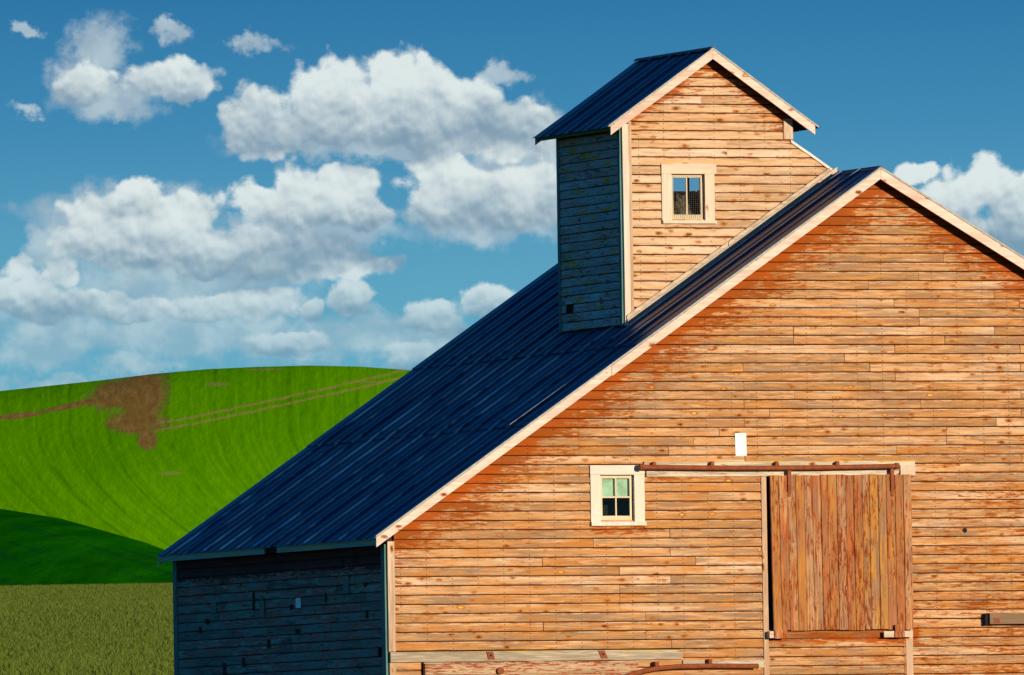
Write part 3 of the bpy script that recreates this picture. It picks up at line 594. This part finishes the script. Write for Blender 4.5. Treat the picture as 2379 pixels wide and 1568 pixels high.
# ---- roof
roof = prt('roof')
YF = -.24; TY = 1.435
def slab(name, x0, z0, x1, z1, y0, y1, t0, t1, mat, parent, n=1, **k):
    return Bag().prism([(x0, y0, z0-t0), (x1, y0, z1-t0), (x1, y0, z1-t1), (x0, y0, z0-t1)], (0, 0, 0), (0, y1-y0, 0)).make(name, mat, parent, **k)
slab('roof_deck', RL[2]+.03, RL[0]+.02, AX, AZB, YF+.03, YB, .035, .10, m_dark, roof)
xe = XR+.35; ze = AZB-(xe-AX)*RS
slab('roof_deck', AX+.002, AZB, xe-.03, ze+.02, YF+.03, YB, .035, .10, m_dark, roof)
def panel(parent, x0, z0, x1, z1, y0, y1, lift=0., nr=2, kind=None, name='roof_panel'):
    """ribbed sheet: ribs run up the slope"""
    d = Vector((x1-x0, 0, z1-z0)); L = d.length; nrm = Vector((-d.z, 0, d.x)).normalized()
    if nrm.z < 0: nrm = -nrm
    prof = []; w_ = (y1-y0)/nr
    edge = min(abs(y0-(YF-.01)), abs(y0-(TY-.235-.01))) < .02
    for i in range(nr):
        yb = y0+i*w_; h = .036 if i == 0 else .012; ww = .030 if i == 0 else .018
        c_ = (0 if edge else 1) if i == 0 else .15; h = .018 if edge and i == 0 else h; prof += [(yb, 0., 0), (yb+ww*.25, h, c_), (yb+ww, h, c_), (yb+ww*1.3, 0., 0)]
    prof.append((y1+.012, 0.0, 0))
    vs = []; cr = []; K = len(prof); S = 3
    for s in range(S+1):
        p = Vector((x0, 0, z0))+d*(s/S); sag = random.uniform(-.003, .003)
        for (y, h, c) in prof: vs.append(p+nrm*(h+lift+sag+(.004 if s == 0 else 0))+Vector((0, y, 0))); cr.append(c)
    fs = [(s*K+i, s*K+i+1, (s+1)*K+i+1, (s+1)*K+i) for s in range(S) for i in range(K-1)]
    o = obj(name, vs, fs, m_roof, parent, kind=kind)
    a = o.data.attributes.new('crest', 'FLOAT', 'POINT')
    for i, c in enumerate(cr): a.data[i].value = c
    return o
def slope_panels(parent, x0, z0, x1, z1, y0, y1, n, cuts, off=-.03, jitter=.0):
    w_ = (y1-y0)/n
    for c, (t0, t1) in enumerate(zip(cuts, cuts[1:])):
        for i in range(n):
            a0 = t0-(.012 if c else .0); 
            panel(parent, x0+(x1-x0)*a0, z0+(z1-z0)*a0+off, x0+(x1-x0)*t1, z0+(z1-z0)*t1+off, y0+i*w_, y0+(i+1)*w_, lift=.004+.010*c+random.uniform(0, .003))
slope_panels(roof, RL[2]-.03, RL[0]-.02, AX, AZB, YF-.01, YB+.02, 13, (0, .315, .53, 1.))
slope_panels(roof, xe+.03, ze-.02, AX, AZB, YF-.01, YB+.02, 13, (0, 1.))
# ridge cap
rc = Bag()
for sx, s in ((-1, RL[1]), (1, RS)):
    rc.prism([(AX, YF-.02, AZB+.022), (AX+sx*.06, YF-.02, AZB+.022-.06*s), (AX+sx*.06, YF-.02, AZB+.010-.06*s), (AX, YF-.02, AZB+.010)], (0, 0, 0), (0, YB-YF+.04, 0))
rc.make('ridge_cap', simple('dark ridge metal', (.03, .05, .07), .5, .5), roof)
# rake fascia boards (left rake in two lengths, right rake in two)
def rake(parent, x0, z0, x1, z1, y, th, h0, h1, mat, name='fascia_board'):
    n = 5; vs = []; fs = []
    for i in range(n+1):
        t = i/n; x = x0+(x1-x0)*t; z = z0+(z1-z0)*t; jz = random.uniform(-.002, .002)
        for yy, hh in ((y, h0), (y+th, h0), (y+th, h1), (y, h1)): vs.append((x, yy, z-hh+jz))
    for i in range(n):
        for q_ in range(4): fs.append((i*4+q_, i*4+(q_+1) % 4, i*4+4+(q_+1) % 4, i*4+4+q_))
    fs += [(0, 1, 2, 3), tuple(4*n+i for i in range(4))]
    return obj(name, vs, fs, mat, parent)
xj = 3.486; zj = RL[0]+(xj-RL[2])*RL[1]
rake(roof, RL[2], RL[0], xj-.004, zj, YF, .03, .028, .165, m_fasc); rake(roof, xj+.004, zj, AX-.003, AZB, YF-.001, .03, .028, .175, m_fasc)
zm = AZB-(12.4-AX)*RS
rake(roof, AX+.003, AZB, 12.4, zm, YF, .03, .028, .185, m_fasc); rake(roof, 12.41, zm, xe, ze, YF, .03, .028, .18, m_fasc)
rake(roof, RL[2], RL[0], AX, AZB, YB-.01, .03, .035, .18, m_fasc); rake(roof, AX+.003, AZB, xe, ze, YB-.01, .03, .035, .18, m_fasc)
# thin drip edges: weathered pale batten on top of the rake
rake(roof, RL[2]-.01, RL[0], AX-.003, AZB, YF-.012, .03, -.004, .026, simple('grey drip edge', (.30, .30, .28), .6, .2), 'drip_edge')
rake(roof, AX+.003, AZB, xe, ze, YF-.012, .03, -.004, .026, bpy.data.materials['grey drip edge'], 'drip_edge')
# eave boards on the left, in two lengths with a broken gap between them
xe0 = RL[2]
for y0, y1 in ((YF+.03, 3.78), (4.30, YB)):
    Bag().prism([(xe0, y0, RL[0]-.035), (xe0+.028, y0, RL[0]-.035), (xe0+.028, y0, RL[0]-.135), (xe0, y0, RL[0]-.135)], (0, 0, 0), (0, y1-y0, 0)).make('eave_board', m_eave, roof)
Bag().prism([(xe0+.05, 3.6, RL[0]-.03), (xe0+.075, 3.6, RL[0]-.03), (xe0+.075, 3.6, RL[0]-.125), (xe0+.05, 3.6, RL[0]-.125)], (0, 0, 0), (0, .95, 0)).make('rafter_block', m_dark, roof)
# rafter tails under the left eave
for k in range(15): 
    y = .2+k*.6
    Bag().prism([(xe0+.08, y, RL[0]-.07), (.05, y, RL[0]+.10), (.05, y, RL[0]+.0), (xe0+.08, y, RL[0]-.135)], (0, 0, 0), (0, .045, 0)).make('rafter_tail', m_dark, roof)

# ---- tower
TB, TX0, TX1 = 3.90, 4.395, 7.135
tower = prt('roof_tower'); tower['label'] = 'narrow lookout tower on the left roof slope'
TXA, TZA, TS = 5.785, 13.965, .685
TRL = lambda z: TXA-(TZA-z)/TS
TRR = lambda z: TXA+(TZA-z)/TS
EX0, EZ0, EX1, EZ1 = 7.10, 12.62, 7.85, 12.125             # lean-to roof line on the right
ES = (EZ0-EZ1)/(EX1-EX0)
def roofz(x): return RL[0]+(x-RL[2])*RL[1]
tf = sheath('tower_front_wall', [(TX0+.03, roofz(TX0)-.05), (EX1-.05, roofz(EX1-.05)-.06), (TX1-.0, EZ0-.04), (TX1, TZA-(TX1-TXA)*TS-.14), (TXA, TZA-.16), (TX0+.03, TZA-(TXA-TX0-.03)*TS-.14)], [rect(W2)], TY+.03, TY+.07, barn)
def tR(z):
    if z+.07 > EZ0-.0: return min(TX1, TRR(z+.12))
    return EX0+(EZ0-z-.035)/ES
def tRl(z): return max(TX0+.147, TRL(z+.12))
# bottom edge of the tower wall follows the barn roof: the right end of a row is where it meets it
def tLow(z): return RL[2]+(z-RL[0])/RL[1]-.02              # x where barn roof reaches height z
c3 = 0; PT = .131
for k in range(0, 32):
    z = 9.864+PT*k; zc = z+PT/2
    fR = (lambda z_: min(tR(z_), tLow(z_)))
    if zc < EZ0-.08 and zc+.0 > EZ0-.30: pass
    if fR(zc)-tRl(zc) < .05: continue
    cuts = (W2[0], W2[1]) if W2[2]-.02 < zc < W2[3]+.02 else None
    spans = [(tRl, fR)] if not cuts else [(tRl, lambda z_: W2[0]), (lambda z_: W2[1], fR)]
    for fl, fr_ in spans:
        a, b = fl(zc), fr_(zc); js = []
        if b-a > 1.6 and random.random() < .55: js = [round(random.uniform(a+.6, b-.6)/.405)*.405]
        if zc < EZ0 and b > 7.2 and random.random() < .8: js = [j_ for j_ in js if j_ < 6.5]+[7.12]
        e_ = [fl]+[(lambda z_, v=j_: v) for j_ in js]+[fr_]
        for f0, f1 in zip(e_, e_[1:]):
            siding_board(tf, m_tow, Vector((0, TY, 0)), X, -Y, z, PT, f0, f1); c3 += 1
ts = Bag().prism([(TX0+.03, 0, roofz(TX0)-.1), (TX0+.07, 0, roofz(TX0)-.1), (TX0+.07, 0, 12.86), (TX0+.03, 0, 12.86)], (0, TY+.02, 0), (0, TB-TY-.02, 0)).make('tower_side_wall', m_dark, barn)
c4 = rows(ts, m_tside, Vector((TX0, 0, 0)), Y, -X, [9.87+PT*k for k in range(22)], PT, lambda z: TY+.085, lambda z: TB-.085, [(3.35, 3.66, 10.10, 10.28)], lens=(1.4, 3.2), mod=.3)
board_box('corner_board', m_ccorn, barn, TX0-.034, TX0-.001, TY+.0, TY+.085, 9.86, 12.80); board_box('corner_board', m_ccorn, barn, TX0-.034, TX0-.001, TB-.09, TB, 9.86, 12.80)
# tower back and right walls (back has the opening the sky shows through)
bw = (6.08, 6.95, 11.98, 12.36)
tb = sheath('tower_back_wall', [(TX0+.03, roofz(TX0)-.1), (TX1-.03, 11.55), (TX1-.03, TZA-(TX1-TXA)*TS-.14), (TXA, TZA-.16), (TX0+.03, 12.86)], [rect(bw)], TB-.05, TB-.01, barn)
Bag().box(TX1-.07, TX1-.03, TY+.08, TB-.06, 11.3, 12.86).make('tower_right_wall', m_tow, barn)
Bag().box(6.44, 6.49, TB-.05, TB-.02, 11.98, 12.36).box(6.49, 6.92, TB-.045, TB-.025, 12.255, 12.28).make('tower_back_sash', m_dark, barn)
# front corner boards of the tower
board_box('corner_board', m_white, barn, TX0, TX0+.095, TY-.036, TY-.002, 9.86, 12.84, label='pale corner board of the tower')
board_box('corner_board', m_trimz, barn, TX0+.099, TX0+.146, TY-.030, TY-.002, 9.90, 12.88)
board_box('corner_board', m_trimz, barn, 6.985, TX1, TY-.044, TY-.012, 12.63, 12.93)
# flashing board and metal strip where the tower front meets the roof
def along(name, x0, x1, h0, h1, y0, y1, mat, par=barn):
    n = 8; vs = []; fs = []
    for i in range(n+1):
        x = x0+(x1-x0)*i/n; j0 = random.uniform(-.004, .004)
        for yy, hh in ((y0, h0), (y1, h0), (y1, h1+j0), (y0, h1+j0)): vs.append((x, yy, roofz(x)+hh))
    for i in range(n):
        for q_ in range(4): fs.append((i*4+q_, i*4+(q_+1) % 4, i*4+4+(q_+1) % 4, i*4+4+q_))
    fs += [(0, 1, 2, 3), tuple(4*n+i for i in range(4))]
    return obj(name, vs, fs, mat, par)
m_flash = wood('weathered flashing board', 'x', [(.50, .42, .31), (.58, .48, .36), (.44, .37, .27)], None, .2, lichen=.12, greyamt=.4)
along('flashing_board', TX0+.02, 6.05, -.02, .165, TY-.060, TY-.040, m_flash); along('flashing_board', 6.06, EX1-.13, -.02, .16, TY-.062, TY-.042, m_flash)
along('flashing_strip', TX0+.02, EX1-.03, -.02, .10, TY-.085, TY-.063, m_trimx)
# tower roof
troof = prt('tower_roof')
TYF, TYB = TY-.235, TB+.24
tx0, tz0 = 4.124-.0, TZA-(TXA-4.124)*TS; tx1, tz1 = 7.45, TZA-(7.45-TXA)*TS
slab('roof_deck', tx0+.04, tz0+.025, TXA, TZA, TYF+.02, TYB, .032, .085, m_dark, troof); slab('roof_deck', TXA+.002, TZA, tx1-.06, tz1+.04, TYF+.02, TYB, .032, .085, m_dark, troof)
slope_panels(troof, tx0-.04, tz0-.027, TXA, TZA, TYF-.01, TYB+.01, 4, (0, 1.)); slope_panels(troof, tx1+.03, tz1-.02, TXA, TZA, TYF-.01, TYB+.01, 4, (0, 1.))
rake(troof, tx0+.005, tz0+.003, TXA-.002, TZA, TYF, .028, .030, .165, m_fasc); rake(troof, TXA+.002, TZA, tx1-.04, tz1+.027, TYF, .028, .030, .165, m_fasc)
rake(troof, tx0, tz0, TXA, TZA, TYB-.02, .028, .035, .15, m_fasc); rake(troof, TXA+.002, TZA, tx1-.04, tz1+.02, TYB-.02, .028, .035, .15, m_fasc)
dm = bpy.data.materials['grey drip edge']
rake(troof, tx0-.03, tz0-.02, TXA, TZA, TYF-.010, .02, -.001, .028, dm, 'drip_edge'); rake(troof, TXA+.002, TZA, tx1+.02, tz1-.014, TYF-.010, .02, -.001, .028, dm, 'drip_edge')
Bag().prism([(tx0+.02, TYF+.03, tz0-.03), (tx0+.045, TYF+.03, tz0-.03), (tx0+.045, TYF+.03, tz0-.095), (tx0+.02, TYF+.03, tz0-.095)], (0, 0, 0), (0, TYB-TYF-.05, 0)).make('eave_board', wood('mossy eave board', 'y', [(.14, .20, .05), (.12, .20, .09), (.18, .22, .06)], None, .1, greyamt=0), troof)
rc = Bag()
for sx in (-1, 1): rc.prism([(TXA, TYF-.02, TZA+.020), (TXA+sx*.05, TYF-.02, TZA+.020-.05*TS), (TXA+sx*.05, TYF-.02, TZA+.009-.05*TS), (TXA, TYF-.02, TZA+.009)], (0, 0, 0), (0, TYB-TYF+.03, 0))
rc.make('ridge_cap', bpy.data.materials['dark ridge metal'], troof)
# small lean-to roof at the right of the tower
ln = prt('lean_to_roof')
Bag().prism([(EX0, 0, EZ0+.01), (EX1+.02, 0, EZ1+.0), (EX1+.02, 0, EZ1-.03), (EX0, 0, EZ0-.03)], (0, TY+.0, 0), (0, TB-TY, 0)).make('roof_deck', m_roof, ln)
rake(ln, EX0, EZ0, EX1+.01, EZ1, TY-.045, .028, -.005, .040, m_white, 'fascia_board')

# ---- windows
m_whitex = wood('peeling white head casing', 'x', [(.74, .70, .60), (.66, .60, .49), (.74, .70, .62), (.56, .50, .38)], None, .1, greyamt=.15, grain=.5)
m_headx = wood('cream head casing', 'x', [(.70, .60, .46), (.66, .52, .38), (.70, .60, .48)], None, .3, greyamt=.08, grain=.5, top=12.262)
def window(name, op, head, casL, casR, sill, y, mid, label, frac=.5, mesh=False):
    x0, x1, z0, z1 = op; wn = empty(name, (x0, y, z0), parent=barn); wn['label'] = label
    ph = y-.022
    def bb(nm, a, b, c, d, e, f, mat, **k): return board_box(nm, mat, wn, a, b, c, d, e, f, j=.0012, **k)
    cm, sm_ = (m_white, m_cream) if not mesh else (wood('bare cream casing', 'z', [(.70, .60, .46), (.66, .52, .38), (.70, .60, .48)], None, .25, greyamt=.05, grain=.5), m_cream)
    bb('head_casing', head[0], head[1], ph-.028, ph, z1, head[2], m_whitex if not mesh else m_headx)
    bb('side_casing', casL, x0, ph-.020, ph, z0, z1-.002, cm); bb('side_casing', x1, casR, ph-.020, ph, z0, z1-.002, cm)
    bb('sill', sill[0], sill[1], ph-.050, y+.05, sill[2], z0-.001, cm)
    # jambs of the recess
    for a, b in ((x0-.014, x0-.001), (x1+.001, x1+.014)): bb('jamb', a, b, ph+.002, y+.09, z0, z1, cm)
    # sash
    ys, ye = y+.022, y+.052; r = .048; xs0, xs1 = x0+.004, x1-.012
    bb('sash_stile', xs0, xs0+r, ys, ye, z0+.002, z1-.004, sm_); bb('sash_stile', xs1-r*.8, xs1, ys, ye, z0+.002, z1-.004, sm_)
    bb('sash_rail', xs0+r+.001, xs1-r*.8-.001, ys, ye, z1-.052, z1-.004, sm_); bb('sash_rail', xs0+r+.001, xs1-r*.8-.001, ys, ye, z0+.002, z0+.088, sm_)
    gx0, gx1, gz0, gz1 = xs0+r, xs1-r*.8, z0+.088, z1-.052; gm = (gx0+gx1)/2
    bb('muntin', gm-.010, gm+.010, ys+.001, ye-.002, gz0+.001, gz1-.001, sm_)
    if not mesh:
        gzm = (gz0+gz1)/2; bb('muntin', gx0+.001, gm-.011, ys+.003, ye-.004, gzm-.012, gzm+.012, sm_); bb('muntin', gm+.011, gx1-.001, ys+.003, ye-.004, gzm-.012, gzm+.012, sm_)
        cells = [(gx0, gm-.01, gzm, gz1), (gm+.01, gx1, gzm, gz1), (gx0, gm-.01, gz0, gzm), (gm+.01, gx1, gz0, gzm)]
        for a, b, c, d in cells: Bag().box(a, b, ys+.014, ys+.017, c, d).make('pane', m_glass, wn)
        Bag().box(gx0-.02, gx1+.02, ye+.020, ye+.024, gzm-.01, gz1+.02).make('blind', m_shade, wn)
        # dark room behind
        Bag().box(x0-.3, x1+.3, y+.5, y+.52, z0-.3, z1+.2).make('interior', m_black, wn)
    else:
        n = 15; B_ = Bag()
        for i in range(n+1):
            xx = gx0-.012+(gx1-gx0+.02)*i/n; B_.box(xx-.0010, xx+.0010, ys-.006, ys-.003, gz0-.06, gz1+.03)
        for i in range(21):
            zz = gz0-.05+(gz1-gz0+.07)*i/20; B_.box(gx0-.015, gx1+.012, ys-.003, ys-.001, zz-.0008, zz+.0008)
        B_.make('wire_mesh', m_wire, wn)
    return wn
window('gable_window', W1, (3.198, 4.058, 7.753), 3.204, 4.056, (3.200, 4.070, 6.869), 0., .5, 'white framed four pane window with pale green blind')
window('tower_window', W2, (5.008, 5.885, 12.256), 5.011, 5.858, (5.014, 5.875, 11.370), TY, .5, 'cream framed tower window covered with wire mesh', mesh=True)
# straw heap behind the tower window
B = Bag(); random.seed(11)
for i in range(420):
    t = random.random()**.7; a = random.uniform(0, 6.28); h = (1-t)*.30; cx, cy = 5.47+math.cos(a)*t*.15, TY+.30+math.sin(a)*t*.12
    p = Vector((cx, cy, 11.49+h*random.uniform(.6, 1.05))); d = Vector((random.uniform(-1, 1), random.uniform(-.5, .5), random.uniform(-.35, .9))).normalized()*random.uniform(.05, .12)
    q_ = d.cross(Vector((0, 1, 0))).normalized()*.0022
    B.add([p-d-q_, p-d+q_, p+d+q_, p+d-q_], [(0, 1, 2, 3)])
B.add([(5.47+math.cos(k*.63)*.15, TY+.30+math.sin(k*.63)*.12, 11.49) for k in range(10)]+[(5.47, TY+.3, 11.74)], [(i, (i+1) % 10, 10) for i in range(10)])
o = B.make('bird_nest', m_straw); o.location = (0, 0, 0); tag(o, 'heap of dry straw nest behind the wire mesh of the tower window', 'nest')
Bag().box(TX0+.1, TX1-.1, TY+.08, TB-.08, 11.44, 11.48).make('tower_floor', m_dark, barn)

# ---- sliding door, header, track
Bag().box(5.95, 8.30, .0, .03, 5.25, 7.60).make('door_recess', m_black, barn)
hd = prt('door_header')
board_box('header_board', m_header, hd, 4.05, 8.375, -.062, -.024, 7.668, 7.805); board_box('header_board', m_header, hd, 4.09, 8.33, -.050, -.0245, 7.585, 7.664)
board_box('header_block', m_trimx, hd, 8.135, 8.372, -.082, -.064, 7.585, 7.735)
fr_ = prt('door_frame')
board_box('door_post', m_trimz, fr_, 5.915, 5.998, -.038, -.0, 3.6, 7.580); board_box('door_post', m_trimz, fr_, 8.20, 8.312, -.030, .0, 3.6, 7.580)
board_box('door_post', m_front, fr_, 8.165, 8.196, -.026, .0, 3.6, 5.23)
door = empty('sliding_door', (6.03, -.05, 5.30), parent=barn); door['label'] = 'sliding door of worn vertical red brown planks'
n = 17; x0, x1 = 6.035, 8.28; wd = (x1-x0)/n; random.seed(5)
bz = [(.0, .0)]
xs = [x0+wd*i+(random.uniform(-.012, .012) if 0 < i < n else 0) for i in range(n+1)]
for i in range(n):
    yj = random.uniform(0, .010); top = 7.60+random.uniform(-.008, .006); bot = 5.315+random.uniform(-.006, .008); a, b = xs[i]+.003, xs[i+1]-.003; sk = .022*(1-i/n)
    vs = []; N = 5
    for s in range(N+1):
        t = s/N; z = bot+(top-bot)*t; jx = random.uniform(-.0015, .0015)
        sh = -sk*t+.011
        for (xx, yy) in ((a, -.085), (a, -.113+yj), (a+.006, -.117+yj), (b-.006, -.117+yj), (b, -.113+yj), (b, -.085)): vs.append((xx+jx+sh, yy, z))
    fs = [(s*6+k, s*6+(k+1) % 6, s*6+6+(k+1) % 6, s*6+6+k) for s in range(N) for k in range(6)]+[tuple(range(6)), tuple(N*6+k for k in range(6))]
    obj('door_plank', vs, fs, m_door, door)
Bag().box(6.06, 8.27, -.084, -.060, 5.5, 5.65).box(6.06, 8.27, -.084, -.060, 7.25, 7.4).make('door_ledge', m_dark, door)
# track pipe
pts = [(3.97+4.06*i/16, -.145, 7.722-.020*math.sin(math.pi*i/16)**1+.0) for i in range(17)]
tr = Bag().tube(pts, .036, 10).make('door_track', m_rust, barn, smooth=False, label='rust red pipe track above the sliding door')
Bag().tube([(3.925, -.145, 7.722), (3.94, -.145, 7.722), (3.985, -.145, 7.722), (4.0, -.145, 7.722)], [.018, .046, .050, .050], 8).make('end_cap', m_rust, tr); Bag().tube([(8.02, -.145, 7.722), (8.06, -.145, 7.722), (8.075, -.145, 7.722)], .048, 10).make('end_cap', m_rust, tr)
for x in (4.18, 5.10, 6.13, 7.10): Bag().prism([(x-.03, -.15, 7.735), (x+.03, -.15, 7.735), (x+.022, -.15, 7.79), (x+.0, -.15, 7.80), (x-.022, -.15, 7.79)], (0, 0, 0), (0, .085, 0)).make('track_bracket', m_rust, tr)
for x in (6.33, 7.98): Bag().box(x-.028, x+.028, -.135, -.119, 7.36, 7.71).box(x-.02, x+.02, -.122, -.118, 7.28, 7.36).make('door_hanger', m_rust, door)
# bottom guide and wooden stays
Bag().box(6.26, 7.78, -.05, -.026, 5.20, 5.30).make('door_sill', wood('reddish sill board', 'x', [(.30, .10, .035), (.24, .09, .03), (.36, .16, .06)], 'plain', 0, base_red=.1), fr_)
board_box('door_stay', m_header, fr_, 5.962, 6.03, -.15, -.06, 5.205, 5.305); board_box('door_stay', m_door, fr_, 6.035, 6.24, -.17, -.119, 5.197, 5.318)
board_box('door_stay', m_trimx, fr_, 7.80, 7.98, -.14, -.119, 5.200, 5.292); board_box('door_stay', m_trimx, fr_, 8.10, 8.265, -.14, -.119, 5.203, 5.294); board_box('door_stay', m_door, fr_, 7.97, 8.12, -.165, -.142, 5.198, 5.385)
# ---- long grey beam at lower left with two rusty plates
beam = board_box('track_beam', m_beam, barn, .012, 4.61, -.060, -.004, 4.905, 5.052, j=.003, label='long grey lichened beam at the lower left corner')
for x, sk in ((1.575, .008), (3.345, .02)):
    Bag().prism([(x-.055-sk, -.075, 5.045), (x+.045-sk, -.075, 5.045), (x+.058+sk, -.075, 4.932), (x-.042+sk, -.075, 4.932)], (0, 0, 0), (0, .015, 0)).make('iron_plate', m_rust, beam)
    Bag().tube([(x, -.085, 4.99), (x, -.076, 4.99)], .014, 8).make('bolt', m_black, beam)
# lower curved track
lt = Bag().tube([(1.9+.3*i, -.13, 4.735+.01*(i > 4)+(.0 if i < 6 else 0)) for i in range(0)]+[(3.45, -.13, 4.60), (3.70, -.13, 4.672), (3.95, -.13, 4.738), (4.22, -.13, 4.782), (4.5, -.13, 4.800), (5.0, -.13, 4.806), (5.45, -.13, 4.800), (5.78, -.13, 4.796)], .036, 8).make('lower_door_track', m_rust, barn, label='bent rust red pipe track at the bottom of the gable')
for x, z in ((4.17, 4.80), (5.02, 4.83)): Bag().box(x-.028, x+.028, -.14, -.03, z, z+.075).make('track_bracket', m_rust, lt)
Bag().tube([(1.71, -.125, 4.765), (1.71, -.078, 4.765)], .052, 14).make('door_knob', m_rust, low)
board_box('header_board', m_header, barn, 4.62, 5.91, -.050, -.026, 4.775, 4.895)
# ---- beam at the right with a rusty plate; black box painted in for its shadow
rb = board_box('track_beam', m_beam2, barn, 9.50, 13.5, -.16, -.03, 5.385, 5.545, j=.003, label='short projecting grey beam at the lower right')
Bag().box(9.445, 9.497, -.12, -.03, 5.37, 5.54).make('beam_shadow', m_black, rb); Bag().box(9.56, 9.66, -.168, -.161, 5.40, 5.47).make('iron_plate', m_rust, rb)
Bag().tube([(9.18, -.030, 6.773), (9.18, -.0245, 6.773)], .036, 14).make('knot_hole', m_black, front)
# ---- notices nailed to the walls
o = Bag().box(-.088, .088, -.006, 0, -.166, .166).make('sign', m_paper); o.location = (5.605, -.026, 8.053); tag(o, 'blank white rectangular plate on the gable boards above the sliding door', 'sign')
o.rotation_euler = (0, math.radians(-.6), 0)
m2, q2, b2 = material('two tone tin'); g2 = q2.n.new('ShaderNodeNewGeometry'); q2.l.new(q2.mix(q2.sm(q2.sep(g2.outputs['Position'])[2], 5.860, 5.848), (.62, .85, .62), (.32, .88, .95)), b2.inputs['Base Color']); b2.inputs['Roughness'].default_value = .5
B = Bag().prism([(0, -.105, -.075), (0, -.105, .055), (0, -.08, .075), (0, .08, .075), (0, .105, .055), (0, .105, -.075)], (-.006, 0, 0), (.006, 0, 0))
o = B.make('sign', m2); o.location = (-.032, 3.49, 5.853); tag(o, 'small pale blue and green plate on the dark side wall', 'sign')
print('BOARDS', c1, c2, c3, c4)
